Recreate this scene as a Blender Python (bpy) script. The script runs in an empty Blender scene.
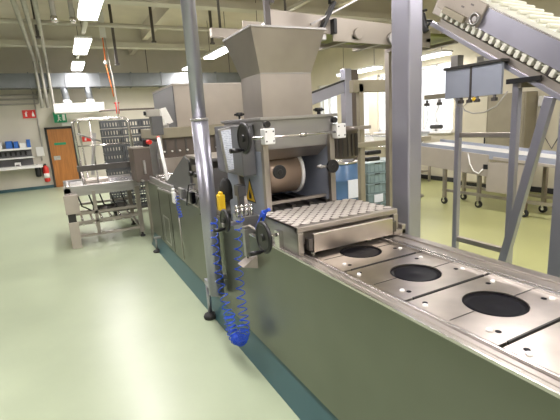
import bpy, bmesh, math, random
from mathutils import Vector, Matrix
random.seed(4)
col = bpy.context.scene.collection
PI = math.pi

# ------------------------------------------------------------------ materials
def mat(name, color, rough=.5, metal=0., noise=0., scale=6., spec=.5, emit=None, estr=0., bump=0., stretch=(1,1,1), alpha=None, coat=0.):
    m = bpy.data.materials.new(name); m.use_nodes = True
    nt = m.node_tree; b = nt.nodes['Principled BSDF']
    b.inputs['Base Color'].default_value = (*color, 1)
    b.inputs['Roughness'].default_value = rough
    b.inputs['Metallic'].default_value = metal
    b.inputs['Specular IOR Level'].default_value = spec
    b.inputs['Coat Weight'].default_value = coat
    if emit:
        b.inputs['Emission Color'].default_value = (*emit, 1); b.inputs['Emission Strength'].default_value = estr
    if alpha is not None: b.inputs['Alpha'].default_value = alpha
    if noise or bump:
        tc = nt.nodes.new('ShaderNodeTexCoord'); mp = nt.nodes.new('ShaderNodeMapping')
        mp.inputs['Scale'].default_value = stretch
        nz = nt.nodes.new('ShaderNodeTexNoise'); nz.inputs['Scale'].default_value = scale; nz.inputs['Detail'].default_value = 2
        nt.links.new(tc.outputs['Object'], mp.inputs['Vector']); nt.links.new(mp.outputs[0], nz.inputs['Vector'])
        if noise:
            rp = nt.nodes.new('ShaderNodeMapRange')
            rp.inputs['From Min'].default_value = .2; rp.inputs['From Max'].default_value = .8; rp.interpolation_type='SMOOTHSTEP'
            rp.inputs['To Min'].default_value = 1-noise; rp.inputs['To Max'].default_value = 1+noise
            nt.links.new(nz.outputs['Fac'], rp.inputs['Value'])
            mx = nt.nodes.new('ShaderNodeVectorMath'); mx.operation = 'SCALE'; mx.inputs[0].default_value = color
            nt.links.new(rp.outputs[0], mx.inputs['Scale']); nt.links.new(mx.outputs[0], b.inputs['Base Color'])
            r2 = nt.nodes.new('ShaderNodeMapRange')
            r2.inputs['From Min'].default_value = .2; r2.inputs['From Max'].default_value = .8
            r2.inputs['To Min'].default_value = max(.02, rough*(1-noise*.6)); r2.inputs['To Max'].default_value = min(1, rough*(1+noise*.6))
            nt.links.new(nz.outputs['Fac'], r2.inputs['Value']); nt.links.new(r2.outputs[0], b.inputs['Roughness'])
        if bump:
            bp = nt.nodes.new('ShaderNodeBump'); bp.inputs['Strength'].default_value = bump; bp.inputs['Distance'].default_value = .01
            nt.links.new(nz.outputs['Fac'], bp.inputs['Height']); nt.links.new(bp.outputs[0], b.inputs['Normal'])
    return m
S = {}
S['steel'] = mat('brushed_steel', (.44,.43,.425), .34, .9, .08, 5, stretch=(1,1,6))
S['steelpan'] = mat('steel_side_panel', (.20,.215,.175), .36, .85, .06, 2.5, bump=.03)
S['bright'] = mat('bright_steel', (.66,.64,.63), .25, 1, .06, 8)
S['plate'] = mat('worn_plate_steel', (.54,.49,.44), .30, 1, .13, 7)
S['steelw'] = mat('warm_steel', (.40,.365,.33), .38, .85, .08, 5)
S['steelb'] = mat('blue_steel', (.42,.42,.50), .34, .8, .05, 4)
S['steeld'] = mat('dark_steel', (.14,.13,.125), .42, 1, .1, 6)
S['cream'] = mat('cream_painted_metal', (.43,.385,.335), .28, .25, .04, 4)
S['greym'] = mat('grey_painted_metal', (.13,.13,.135), .4, .3, .06, 5)
S['greyblue'] = mat('blue_grey_painted_metal', (.33,.36,.44), .4, .25, .05, 5)
S['brown'] = mat('brown_sheet_metal', (.135,.11,.095), .45, .4, .08, 5)
S['beige'] = mat('beige_sheet_metal', (.30,.27,.20), .45, .3, .05, 5)
S['white']   = mat('white_plastic', (.78,.78,.76), .4, 0, .03)
S['ivory']   = mat('ivory_belt_plastic', (.74,.74,.64), .45, 0, .05, 12)
S['paper']   = mat('white_paper', (.72,.76,.85), .6, 0, .03, 30)
S['black']   = mat('black_plastic', (.012,.012,.014), .35, 0, .1)
S['blackg'] = mat('glossy_black', (.004,.004,.006), .35, 0, .1, 9, spec=.06)
S['rubber']  = mat('black_rubber', (.02,.02,.02), .7, 0, .1)
S['blue']    = mat('blue_plastic_hose', (.015,.08,.62), .35, 0, .08, 20)
S['bluebox'] = mat('blue_cardboard', (.03,.14,.50), .6, 0, .05)
S['bluedrum']= mat('blue_drum_plastic', (.07,.14,.26), .3, 0, .1, 4)
S['teal'] = mat('teal_crate_plastic', (.22,.30,.31), .45, 0, .08, 8)
S['yellow']  = mat('yellow_plastic', (.85,.55,.02), .4, 0, .05)
S['red']     = mat('red_plastic', (.65,.03,.02), .4, 0, .05)
S['orange']  = mat('orange_hose', (.70,.16,.03), .45, 0, .05)
S['copper'] = mat('tan_roller', (.36,.27,.20), .38, .3, .05, 4)
S['wood']    = mat('orange_wood_door', (.42,.165,.035), .45, 0, .18, 3, stretch=(8,8,.6))
S['dark']    = mat('dark_interior', (.03,.028,.025), .6, 0, .1)
S['green']   = mat('green_sign', (.01,.22,.10), .5, 0, .03, emit=(.01,.3,.12), estr=.15)
S['crate'] = mat('grey_crate_plastic', (.085,.09,.095), .55, 0, .08, 8)
S['grbelt']  = mat('green_yellow_belt', (.30,.32,.10), .5, 0, .1, 5)
S['tread'] = mat('tread_plate_dark', (.16,.135,.12), .5, .7, .06, 10)
S['treadhi'] = mat('tread_plate_raised', (.58,.54,.50), .5, .3, .04, 10)
S['galv'] = mat('galvanised_duct', (.20,.215,.225), .45, .6, .1, 3)
S['pipe']    = mat('painted_pipe', (.42,.40,.36), .45, .3, .08, 6)
S['tube']    = mat('fluorescent_diffuser', (.9,.9,.9), .5, 0, emit=(1,.97,.95), estr=14)
S['redpaint']= mat('red_pallet_plastic', (.65,.06,.03), .5, 0, .05)
def bench_mat():
    m = mat('plastic_vessel', (.75,.78,.8), .15, 0, 0); m.node_tree.nodes['Principled BSDF'].inputs['Transmission Weight'].default_value = .5
    return m
S['clear'] = bench_mat()
S['housing'] = mat('brushed_housing_panel', (.36,.35,.345), .42, .45, .06, 4)

# floor: pale green glossy epoxy with mottling
def floor_mat():
    m = mat('pale_green_epoxy', (.34,.42,.24), .2); nt = m.node_tree; b = nt.nodes['Principled BSDF']
    tc = nt.nodes.new('ShaderNodeTexCoord')
    n1 = nt.nodes.new('ShaderNodeTexNoise'); n1.inputs['Scale'].default_value = 1.1; n1.inputs['Detail'].default_value = 6
    n2 = nt.nodes.new('ShaderNodeTexNoise'); n2.inputs['Scale'].default_value = 38; n2.inputs['Detail'].default_value = 3
    sep = nt.nodes.new('ShaderNodeSeparateXYZ')
    nt.links.new(tc.outputs['Object'], n1.inputs['Vector']); nt.links.new(tc.outputs['Object'], n2.inputs['Vector']); nt.links.new(tc.outputs['Object'], sep.inputs[0])
    rx = nt.nodes.new('ShaderNodeMapRange'); rx.interpolation_type = 'SMOOTHSTEP'
    rx.inputs['From Min'].default_value = 1.0; rx.inputs['From Max'].default_value = 2.6
    nt.links.new(sep.outputs[0], rx.inputs['Value'])
    c = nt.nodes.new('ShaderNodeMix'); c.data_type = 'RGBA'
    c.inputs[6].default_value = (.345,.400,.275,1); c.inputs[7].default_value = (.36,.37,.16,1)
    nt.links.new(rx.outputs[0], c.inputs[0])
    mr = nt.nodes.new('ShaderNodeMapRange'); mr.inputs['From Min'].default_value=.3; mr.inputs['From Max'].default_value=.7; mr.inputs['To Min'].default_value=.9; mr.inputs['To Max'].default_value=1.08
    nt.links.new(n1.outputs['Fac'], mr.inputs['Value'])
    v = nt.nodes.new('ShaderNodeVectorMath'); v.operation='SCALE'
    nt.links.new(c.outputs[2], v.inputs[0]); nt.links.new(mr.outputs[0], v.inputs['Scale']); nt.links.new(v.outputs[0], b.inputs['Base Color'])
    r = nt.nodes.new('ShaderNodeMapRange'); r.inputs['To Min'].default_value=.26; r.inputs['To Max'].default_value=.40
    nt.links.new(n1.outputs['Fac'], r.inputs['Value']); nt.links.new(r.outputs[0], b.inputs['Roughness'])
    bp = nt.nodes.new('ShaderNodeBump'); bp.inputs['Strength'].default_value=.06; bp.inputs['Distance'].default_value=.01
    nt.links.new(n2.outputs['Fac'], bp.inputs['Height']); nt.links.new(bp.outputs[0], b.inputs['Normal'])
    return m
S['floor'] = floor_mat()
S['curb'] = mat('teal_painted_plinth', (.05,.115,.13), .3, 0, .06, 4)
S['wall']  = mat('cream_wall_paint', (.60,.565,.48), .7, 0, .04, 2)
S['wallr'] = mat('pale_yellow_wall_paint', (.58,.54,.42), .7, 0, .04, 2)
S['ceil'] = mat('beige_ceiling', (.62,.56,.48), .8, 0, .05, 2)
S['beam'] = mat('cream_beam', (.56,.53,.46), .6, 0, .04, 2)

def text_paper():
    m = mat('printed_paper', (.74,.78,.88), .55); nt = m.node_tree; b = nt.nodes['Principled BSDF']
    tc = nt.nodes.new('ShaderNodeTexCoord'); sp = nt.nodes.new('ShaderNodeSeparateXYZ')
    w = nt.nodes.new('ShaderNodeMath'); w.operation='SINE'; k = nt.nodes.new('ShaderNodeMath'); k.operation='MULTIPLY'; k.inputs[1].default_value=520
    g = nt.nodes.new('ShaderNodeMath'); g.operation='GREATER_THAN'; g.inputs[1].default_value=.55
    n = nt.nodes.new('ShaderNodeTexNoise'); n.inputs['Scale'].default_value=60
    g2 = nt.nodes.new('ShaderNodeMath'); g2.operation='GREATER_THAN'; g2.inputs[1].default_value=.48
    mu = nt.nodes.new('ShaderNodeMath'); mu.operation='MULTIPLY'
    nt.links.new(tc.outputs['Object'], sp.inputs[0]); nt.links.new(sp.outputs[2], k.inputs[0]); nt.links.new(k.outputs[0], w.inputs[0]); nt.links.new(w.outputs[0], g.inputs[0])
    nt.links.new(tc.outputs['Object'], n.inputs['Vector']); nt.links.new(n.outputs['Fac'], g2.inputs[0])
    nt.links.new(g.outputs[0], mu.inputs[0]); nt.links.new(g2.outputs[0], mu.inputs[1])
    c = nt.nodes.new('ShaderNodeMix'); c.data_type='RGBA'; c.inputs[6].default_value=(.74,.78,.88,1); c.inputs[7].default_value=(.42,.46,.58,1)
    nt.links.new(mu.outputs[0], c.inputs[0]); nt.links.new(c.outputs[2], b.inputs['Base Color'])
    return m
S['print'] = text_paper()

# ------------------------------------------------------------------ mesh builder
SPLIT = dict(cross_ties='cross_tie', valves='valve', flanges='flange', hanger_rods='hanger_rod', suspension_rods='suspension_rod',
    fittings='fitting', head_supports='head_support', fixing_knobs='fixing_knob', slot_holes='slot_hole', filter_units='filter_unit', front_posts='front_post',
    rollers='roller', return_rollers='return_roller', air_lines='air_line', cables='cable', near_guide='near_guide_rail', spacers='spacer', runners='runner',
    deck_boards='deck_board', lower_rails='lower_rail', hoses='hose', foot_stem='foot_stem', cross_rail='cross_rail', bracket='bracket', door_frame='door_frame',
    near_guide_strip='guide_strip', far_guide_strip='guide_strip', bolts='bolt', hose_pair='hose', louvre_bars='louvre_bar', nozzle_row='nozzle', panel_seams='panel_seam',
    hook_row='hook', guard_bars='guard_bar', dark_marks='dark_mark', legs='leg', split_line='split_line', clamp_lever='clamp_lever')
class MB:
    def __init__(s): s.bm = bmesh.new()
    def quadbox(s, P):   # 8 corners: bottom 4 ccw, top 4 ccw
        v = [s.bm.verts.new(p) for p in P]
        for f in ((3,2,1,0),(4,5,6,7),(0,1,5,4),(1,2,6,5),(2,3,7,6),(3,0,4,7)):
            s.bm.faces.new([v[i] for i in f])
        return s
    def box(s, x0,x1,y0,y1,z0,z1, M=None):
        P = [(x0,y0,z0),(x1,y0,z0),(x1,y1,z0),(x0,y1,z0),(x0,y0,z1),(x1,y0,z1),(x1,y1,z1),(x0,y1,z1)]
        if M: P = [M@Vector(p) for p in P]
        return s.quadbox(P)
    def cyl(s, p0, p1, r, n=16, r2=None):
        p0=Vector(p0); p1=Vector(p1); d=(p1-p0).normalized()
        a = d.orthogonal().normalized(); b = d.cross(a); r2 = r if r2 is None else r2
        A=[s.bm.verts.new(p0+(a*math.cos(2*PI*i/n)+b*math.sin(2*PI*i/n))*r) for i in range(n)]
        B=[s.bm.verts.new(p1+(a*math.cos(2*PI*i/n)+b*math.sin(2*PI*i/n))*r2) for i in range(n)]
        for i in range(n):
            f = s.bm.faces.new([A[i],A[(i+1)%n],B[(i+1)%n],B[i]]); f.smooth = True
        s.bm.faces.new(A[::-1]); s.bm.faces.new(B)
        return s
    def tube(s, pts, r, n=8, closed=False):
        pts=[Vector(p) for p in pts]; rings=[]; N=len(pts); up=None
        for i,p in enumerate(pts):
            if closed: d=pts[(i+1)%N]-pts[i-1]
            else: d=pts[min(i+1,N-1)]-pts[max(i-1,0)]
            d.normalize()
            if up is None: up=d.orthogonal().normalized()
            up=(up-d*up.dot(d)).normalized(); b=d.cross(up)
            rings.append([s.bm.verts.new(p+(up*math.cos(2*PI*k/n)+b*math.sin(2*PI*k/n))*r) for k in range(n)])
        for i in range(N if closed else N-1):
            A=rings[i];B=rings[(i+1)%N]
            for k in range(n):
                f=s.bm.faces.new([A[k],A[(k+1)%n],B[(k+1)%n],B[k]]); f.smooth=True
        if not closed:
            s.bm.faces.new(rings[0][::-1]); s.bm.faces.new(rings[-1])
        return s
    def torus(s, c, axis, R, r, n=32, m=8):
        c=Vector(c); ax=Vector(axis).normalized(); a=ax.orthogonal().normalized(); b=ax.cross(a)
        return s.tube([c+(a*math.cos(2*PI*i/n)+b*math.sin(2*PI*i/n))*R for i in range(n)], r, m, True)
    def prism(s, poly, vec):
        vec=Vector(vec); A=[s.bm.verts.new(p) for p in poly]; B=[s.bm.verts.new(Vector(p)+vec) for p in poly]; n=len(poly)
        s.bm.faces.new(A[::-1]); s.bm.faces.new(B)
        for i in range(n): s.bm.faces.new([A[i],A[(i+1)%n],B[(i+1)%n],B[i]])
        return s
    def bar(s, p0, p1, w, h, up=(0,0,1)):   # rectangular bar between two points
        p0=Vector(p0); p1=Vector(p1); d=(p1-p0).normalized(); u=Vector(up); u=(u-d*u.dot(d)).normalized(); a=d.cross(u)
        P=[]
        for q in (p0,p1):
            P += [q-a*w/2-u*h/2, q+a*w/2-u*h/2, q+a*w/2+u*h/2, q-a*w/2+u*h/2]
        return s.quadbox(P)
    def sphere(s, c, r, sc=(1,1,1), n=16):
        M = Matrix.Translation(c) @ Matrix.Diagonal((*[r*k for k in sc],1))
        g = bmesh.ops.create_uvsphere(s.bm, u_segments=n, v_segments=n//2, radius=1, matrix=M)
        for v in g['verts']:
            for f in v.link_faces: f.smooth=True
        return s
    def lathe(s, prof, c, n=28):   # profile (r,z) about vertical axis through c
        c=Vector(c); rings=[]
        for r,z in prof: rings.append([s.bm.verts.new(c+Vector((r*math.cos(2*PI*k/n),r*math.sin(2*PI*k/n),z))) for k in range(n)])
        for A,B in zip(rings,rings[1:]):
            for k in range(n):
                f=s.bm.faces.new([A[k],A[(k+1)%n],B[(k+1)%n],B[k]]); f.smooth=True
        s.bm.faces.new(rings[0][::-1]); s.bm.faces.new(rings[-1]); return s
    def pieces(s):    # separate pieces (touching islands stay together), each as a builder of its own
        s.bm.verts.index_update(); seen={}; isl=[]
        for v in s.bm.verts:
            if v.index in seen: continue
            st=[v]; seen[v.index]=1; grp=[]
            while st:
                a=st.pop(); grp.append(a)
                for e in a.link_edges:
                    b=e.other_vert(a)
                    if b.index not in seen: seen[b.index]=1; st.append(b)
            isl.append(grp)
        bb=[[min(v.co[k] for v in g) for k in range(3)]+[max(v.co[k] for v in g) for k in range(3)] for g in isl]
        par=list(range(len(isl)))
        def root(i):
            while par[i]!=i: i=par[i]
            return i
        for i in range(len(isl)):
            for j in range(i):
                if all(bb[i][k]<=bb[j][k+3]+.004 and bb[j][k]<=bb[i][k+3]+.004 for k in range(3)): par[root(i)]=root(j)
        res={}
        for i,g in enumerate(isl): res.setdefault(root(i),[]).extend(g)
        out=[]
        for g in res.values():
            n=MB(); mp={v.index:n.bm.verts.new(v.co) for v in g}
            fs={f for v in g for f in v.link_faces}
            for f in fs:
                q=n.bm.faces.new([mp[v.index] for v in f.verts]); q.smooth=f.smooth
            out.append(n)
        return out
    def build(s, name, m, parent=None, bevel=0):
        bmesh.ops.recalc_face_normals(s.bm, faces=s.bm.faces)
        if name in SPLIT and not getattr(s,"done",False):
            out=[]
            for sub in s.pieces():
                sub.done=True; out.append(sub.build(SPLIT[name], m, parent, bevel))
            s.bm.free(); return out[0]
        me = bpy.data.meshes.new(name)
        if parent is not None:
            off = Vector(parent['_o']) if '_o' in parent else Vector((0,0,0))
        else:   # origin at the base of the thing
            xs=[v.co.x for v in s.bm.verts]; ys=[v.co.y for v in s.bm.verts]; zs=[v.co.z for v in s.bm.verts]
            off = Vector(((min(xs)+max(xs))/2,(min(ys)+max(ys))/2,min(zs)))
        bmesh.ops.translate(s.bm, verts=s.bm.verts, vec=-off)
        s.bm.to_mesh(me); s.bm.free()
        o = bpy.data.objects.new(name, me); me.materials.append(S[m] if isinstance(m,str) else m)
        col.objects.link(o)
        if parent is not None: o.parent = parent; o['_o'] = list(off)
        else: o.location = off; o['_o'] = list(off)
        if bevel:
            b = o.modifiers.new('bevel','BEVEL'); b.width=bevel; b.segments=2; b.limit_method='ANGLE'; b.angle_limit=.6
        return o
def tag(o, label=None, cat=None, group=None, kind=None):
    if label: o['label']=label
    if cat: o['category']=cat
    if group: o['group']=group
    if kind: o['kind']=kind
    return o
def thing(name, loc, label, cat, group=None, kind=None):
    o = bpy.data.objects.new(name, None); col.objects.link(o); o.location = loc; o['_o']=list(loc); o.empty_display_size=.1
    return tag(o, label, cat, group, kind)
def struct(o): o['kind']='structure'; return o
def kids(o): return [c for c in bpy.data.objects if c.parent == o]
def copy_tree(o, parent=None):
    c = o.copy(); col.objects.link(c)
    if parent is not None: c.parent = parent
    for k in kids(o): copy_tree(k, c)
    return c
def place(o, loc, label=None):
    o.location = loc
    if label: o['label']=label
    return o

# ------------------------------------------------------------------ room
FY=16.2; RX=8.5; LX=-5.0; BY=-5.0; CZ=4.75
struct(MB().box(LX,RX,BY,FY,-.1,0).build('floor','floor'))
struct(MB().box(LX,RX,BY,FY,CZ,CZ+.1).build('ceiling','ceil'))
struct(MB().box(LX,RX,FY,FY+.2,0,CZ).build('wall_back','wall'))
struct(MB().box(LX-.2,LX,BY,FY,0,CZ).build('wall_left',mat('darkened_wall_paint',(.22,.205,.18),.7)))  # unseen wall, colour darkened to dim reflections on the hopper's left face
struct(MB().box(LX,RX,BY-.2,BY,0,CZ).build('wall_front','wall'))
# right wall with window openings
wins = [(7.2,8.35),(8.8,9.95),(10.35,11.5),(12.0,13.15),(1.2,2.6),(-1.5,.2)]
WZ0,WZ1 = 1.25,2.9
m = MB(); m.box(RX,RX+.25,BY,FY,0,WZ0).box(RX,RX+.25,BY,FY,WZ1,CZ)
ys = sorted(wins); prev = BY
for a,b in ys: m.box(RX,RX+.25,prev,a,WZ0,WZ1); prev=b
m.box(RX,RX+.25,prev,FY,WZ0,WZ1)
struct(m.build('wall_right','wallr'))
S['glass'] = mat('window_glass', (1,1,1), .02, 0, 0, alpha=.12)
for i,(a,b) in enumerate(wins):
    w = thing('window_%d'%(i+1), (RX+.1,(a+b)/2,WZ0), None, None, kind='structure')
    fm = MB(); y=(a+b)/2
    for q in (a+.03,b-.03,y): fm.box(RX+.06,RX+.14,q-.03,q+.03,WZ0,WZ1)
    fm.box(RX+.06,RX+.14,a,b,WZ0,WZ0+.06).box(RX+.06,RX+.14,a,b,WZ1-.06,WZ1)
    fm.build('window_frame','white',w)
    MB().box(RX-.12,RX+.06,a-.05,b+.05,WZ0-.04,WZ0).build('window_sill','white',w)
    MB().box(RX+.095,RX+.105,a+.06,b-.06,WZ0+.06,WZ1-.06).build('window_pane','glass',w)
struct(MB().box(RX-.03,RX,BY,FY-.03,0,.11).build('baseboard_right','rubber'))
struct(MB().box(LX,-.42,FY-.03,FY,0,.10).build('baseboard_back','curb'))
struct(MB().box(.42,RX,FY-.03,FY,0,.10).build('baseboard_back_right','curb'))
# ceiling beams
n=1
for y,z0,w in ((5.0,4.25,.35),(9.0,4.2,.3),(13.5,4.15,.3)):
    struct(MB().box(LX,RX,y,y+w,z0,z0+.14).box(LX,RX,y+w*.35,y+w*.65,z0+.14,CZ).build('trim_%d'%n,'beam')); n+=1
for x in (2.6,6.4):
    struct(MB().box(x,x+.16,BY,FY,4.38,CZ).build('trim_%d'%n,'ceil')); n+=1

# door
d = thing('door_1',(0,FY-.03,0),None,None,kind='structure')
MB().box(-.44,-.37,FY-.06,FY,0,2.02).box(.37,.44,FY-.06,FY,0,2.02).box(-.44,.44,FY-.06,FY,1.95,2.02).build('door_frame','dark',d)
MB().box(-.37,.37,FY-.04,FY,0,1.95).build('door_leaf','wood',d)
hd = MB().box(-.30,-.10,FY-.05,FY-.04,.92,1.06).cyl((-.26,FY-.10,.99),(-.26,FY-.04,.99),.012,10).bar((-.26,FY-.10,.99),(-.12,FY-.10,.99),.02,.025).build('door_handle','bright',d)
MB().box(-.22,.14,FY-.05,FY-.04,1.42,1.50).build('door_plate','green',d)

# ------------------------------------------------------------------ wall things at the far end
e = thing('exit_sign',(.09,FY-.1,2.13),'green emergency exit sign with white running figure above the wooden door','sign')
MB().box(-.10,.28,FY-.12,FY-.0,2.16,2.5).build('panel','green',e)
MB().box(.03,.07,FY-.125,FY-.12,2.26,2.36).sphere((.05,FY-.122,2.39),.022,(1,.1,1)).bar((.05,FY-.123,2.27),(.0,FY-.123,2.20),.004,.03,(1,0,0)).bar((.05,FY-.123,2.27),(.11,FY-.123,2.22),.004,.03,(1,0,0)).bar((.05,FY-.123,2.34),(.12,FY-.123,2.30),.004,.02,(0,0,1)).box(.16,.24,FY-.125,FY-.12,2.22,2.42).build('running_figure','white',e)
tag(MB().box(.10,.46,FY-.14,FY,2.03,2.15).box(.12,.44,FY-.16,FY-.14,2.05,2.13).build('emergency_lamp','white',bevel=.01),'white emergency lamp box mounted just above the wooden door','lamp')
def redsign(x,z,w,h,label,nsq):
    r = thing('fire_sign',(x,FY-.03,z),label,'sign')
    MB().box(x,x+w,FY-.03,FY,z,z+h).build('panel','red',r)
    q=MB(); cw=w/nsq
    for i in range(nsq):
        cx=x+cw*(i+.5)
        if i%2==0: q.box(cx-cw*.13,cx+cw*.13,FY-.034,FY-.03,z+h*.2,z+h*.65).box(cx-cw*.06,cx+cw*.22,FY-.034,FY-.03,z+h*.7,z+h*.8)
        else: q.prism([(cx-cw*.2,FY-.034,z+h*.2),(cx+cw*.2,FY-.034,z+h*.2),(cx+cw*.12,FY-.034,z+h*.55),(cx,FY-.034,z+h*.85),(cx-cw*.16,FY-.034,z+h*.5)],(0,.003,0))
    q.build('symbol','white',r)
redsign(-.98,2.35,.40,.26,'red fire equipment sign high on the far wall, left of the exit sign',2)
redsign(.66,1.47,.42,.17,'small red fire sign on the wall right of the wooden door',2)
x=thing('fire_extinguisher',(-.62,FY-.12,.22),'red fire extinguisher with white label hanging beside the wooden door','extinguisher')
MB().lathe([(.03,.22),(.085,.24),(.09,.3),(.09,.68),(.06,.75),(.03,.79)],(-.60,FY-.13,0)).build('cylinder','red',x)
MB().lathe([(.092,.36),(.092,.52)],(-.60,FY-.13,0)).build('label_band','white',x)
MB().box(-.63,-.57,FY-.16,FY-.10,.79,.84).tube([(-.6,FY-.16,.81),(-.68,FY-.2,.76),(-.70,FY-.18,.6),(-.69,FY-.14,.45)],.015).build('valve','black',x)
MB().box(-.62,-.58,FY-.04,FY,.6,.8).build('bracket','black',x)
x=thing('fire_extinguisher',(-.80,FY-.12,.42),'black cased extinguisher hanging left of the red one','extinguisher')
MB().lathe([(.04,.42),(.08,.44),(.085,.5),(.085,.72),(.05,.80)],(-.83,FY-.12,0)).build('cylinder','black',x)
MB().box(-.85,-.81,FY-.04,FY,.55,.82).cyl((-.83,FY-.12,.79),(-.83,FY-.12,.85),.03).build('valve','black',x)

# wall bench and shelf
sh=thing('wall_shelf_unit',(-2.2,FY-.3,.78),'white wall-mounted double shelf unit with a perforated back board and hook row','shelf')
MB().box(-3.6,-.92,FY-.04,FY,.78,1.42).build('back_board','greym',sh)
MB().box(-3.6,-.90,FY-.38,FY-.04,1.36,1.42).build('shelf_board','white',sh)
MB().box(-3.6,-.86,FY-.36,FY-.04,1.08,1.12).build('shelf_board','white',sh)
MB().box(-3.6,-.66,FY-.62,FY-.04,.76,.84).build('counter','white',sh)
q=MB()
for i in range(18): q.box(-3.5+i*.14,-3.44+i*.14,FY-.08,FY-.05,1.18,1.30)
q.build('hook_row','black',sh)
for i,(bx,w,h,c,l) in enumerate([(-3.05,.2,.2,'bluebox','leftmost blue folder box on the wall shelf'),(-2.55,.22,.2,'white','leftmost white carton on the wall shelf, past two blue boxes'),(-2.25,.22,.22,'bluebox','blue carton left of the pale gap on the wall shelf'),(-1.95,.26,.2,'white','white carton between blue boxes on the wall shelf'),
    (-1.58,.18,.22,'bluebox','blue box at the middle of the wall shelf'),(-1.36,.12,.2,'bluebox','narrow blue box right beside the middle blue box on the shelf'),(-1.20,.18,.14,'white','low white carton near the right end of the wall shelf'),(-1.0,.1,.24,'bluebox','rightmost narrow blue box on the wall shelf')]):
    b=thing('storage_box',(bx+w/2,FY-.21,1.42),l,'box','boxes on the far wall shelf')
    MB().box(bx,bx+w,FY-.34,FY-.08,1.42,1.42+h).build('carton',c,b,.006)
    MB().box(bx-.004,bx+w+.004,FY-.345,FY-.075,1.42+h,1.42+h+.015).build('lid',c,b)
for i,(bx,l) in enumerate([(-1.95,'small white dispenser, left one of two standing on the lower wall counter'),(-1.35,'small white dispenser, right one of two standing on the lower wall counter')]):
    b=thing('dispenser',(bx,FY-.3,.84),l,'dispenser','dispensers on the wall counter')
    MB().box(bx-.08,bx+.08,FY-.38,FY-.2,.84,.96).build('housing','white',b,.01)
    MB().box(bx-.05,bx+.05,FY-.40,FY-.38,.86,.90).build('spout','steeld',b)
b=thing('waste_bin',(-2.35,14.9,0),'black waste bin with a yellow rim band at the left edge of the floor','bin')
MB().lathe([(.16,0),(.2,.5),(.21,.55),(.18,.55)],(-2.2,15.0,0)).build('bucket','black',b)
MB().lathe([(.208,.30),(.212,.42)],(-2.2,15.0,0)).build('band','yellow',b)

# wall conduits, pipes
g='pipes along the far left wall'
for z,x1,l in ((3.08,-.15,'topmost'),(2.95,-.30,'middle'),(2.80,-.45,'lowest')):
    tag(MB().tube([(LX+.1,FY-.06,z),(x1-.05,FY-.06,z),(x1,FY-.06,z+.03),(x1,FY-.06,3.2)],.028).build('wall_pipe','pipe'),l+' of three thin grey pipes running along the far wall under the duct','pipe',g)
tag(MB().tube([(-.58,FY-.05,3.18),(-.58,FY-.05,1.2),(-.66,FY-.05,1.15),(-.66,FY-.05,.95)],.022).build('wall_conduit','pipe'),'thin grey conduit dropping down the wall left of the wooden door','pipe')
tag(MB().box(-.78,-.56,FY-.09,FY,1.10,1.40).box(-.76,-.58,FY-.10,FY-.09,1.12,1.38).build('switch_box','white'),'small white switch box on the wall at the end of the grey conduit','switch box')
# duct
dt=thing('ventilation_duct',(2,15.5,3.2),'long rectangular galvanised ventilation duct running under the ceiling along the far wall','duct')
MB().box(LX,RX-.01,15.2,15.75,3.22,3.64).build('duct_body','galv',dt)
q=MB()
for i in range(14):
    xx=-4.6+i*1.0
    q.box(xx,xx+.03,15.17,15.78,3.19,3.67)
q.build('flanges','galv',dt)
q=MB()
for xx in (-3,0,3,6): q.cyl((xx,15.3,3.64),(xx,15.3,CZ),.012,6)
q.build('hanger_rods','steeld',dt)
MB().cyl((.32,15.3,3.24),(.36,15.3,2.83),.10).build('branch_duct','galv',dt)
MB().cyl((1.02,15.3,3.24),(1.05,15.3,2.83),.10).build('branch_duct','galv',dt)
for xx in (.36,1.05): MB().cyl((xx,15.3,2.83),(xx,15.3,2.70),.11,16,.15).build('collar','white',dt)
MB().box(-.05,1.42,14.95,15.65,2.42,2.70).build('extraction_hood','white',dt,.01)
# ceiling pipes
for xx,l in ((-.36,'left'),(-.21,'middle'),(-.04,'right')):
    tag(MB().tube([(xx,2.5,4.02),(xx,15.0,4.02),(xx,15.12,4.0),(xx,15.14,3.9),(xx,15.14,2.6)],.045,12).build('ceiling_pipe','pipe'),l+' one of three parallel grey pipes under the ceiling at upper left','pipe','parallel ceiling pipes')
for xx,y,z,l in ((.21,8.6,3.72,'left'),(.52,8.9,3.78,'right')):
    p=thing('drop_pipe',(xx,y,z),l+' of two short grey pipes dropping from the ceiling beside the lamp row','pipe','short drop pipes')
    MB().cyl((xx,y,z),(xx,y,CZ),.045,12).build('stem','pipe',p); MB().cyl((xx,y,z-.05),(xx,y,z+.04),.055,12).build('end_cap','bright',p)
tag(MB().tube([(LX,10.7,4.12),(RX,10.7,4.12)],.05,10).build('cross_pipe','beam'),'long pale pipe crossing the whole room under the ceiling','pipe')
for i,(xx,y,z0,l) in enumerate(((2.28,10.5,3.75,'dark threaded hanger rod left of the tall round pole'),(3.72,10.5,3.75,'dark threaded hanger rod right of the tall round pole'),(-.1,10.9,3.85,'dark hanger rod crossing the three ceiling pipes'),(1.45,10.9,3.3,'dark hanger rod just right of the left lamp row'))):
    tag(MB().box(xx-.03,xx+.03,y-.02,y+.02,z0,CZ).box(xx-.05,xx+.05,y-.04,y+.04,z0-.02,z0+.02).build('hanger_rod','steeld'),l,'rod','ceiling hanger rods')
h=thing('suspended_air_line',(1.35,12,2.1),'orange hose and grey hose hanging from the ceiling beside the left lamp row','hose')
MB().tube([(1.33,12,4.15),(1.32,12,3.5),(1.37,12,3.0),(1.40,12,2.65)],.014).build('orange_hose','orange',h)
MB().tube([(1.37,12,4.15),(1.44,12,3.2),(1.46,12,2.4),(1.44,12,2.1)],.018).build('grey_hose','pipe',h)
MB().box(1.28,1.42,11.96,12.04,4.1,4.75).build('ceiling_drop','white',h); MB().sphere((1.32,12,3.5),.05).build('coupling','white',h)
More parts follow.
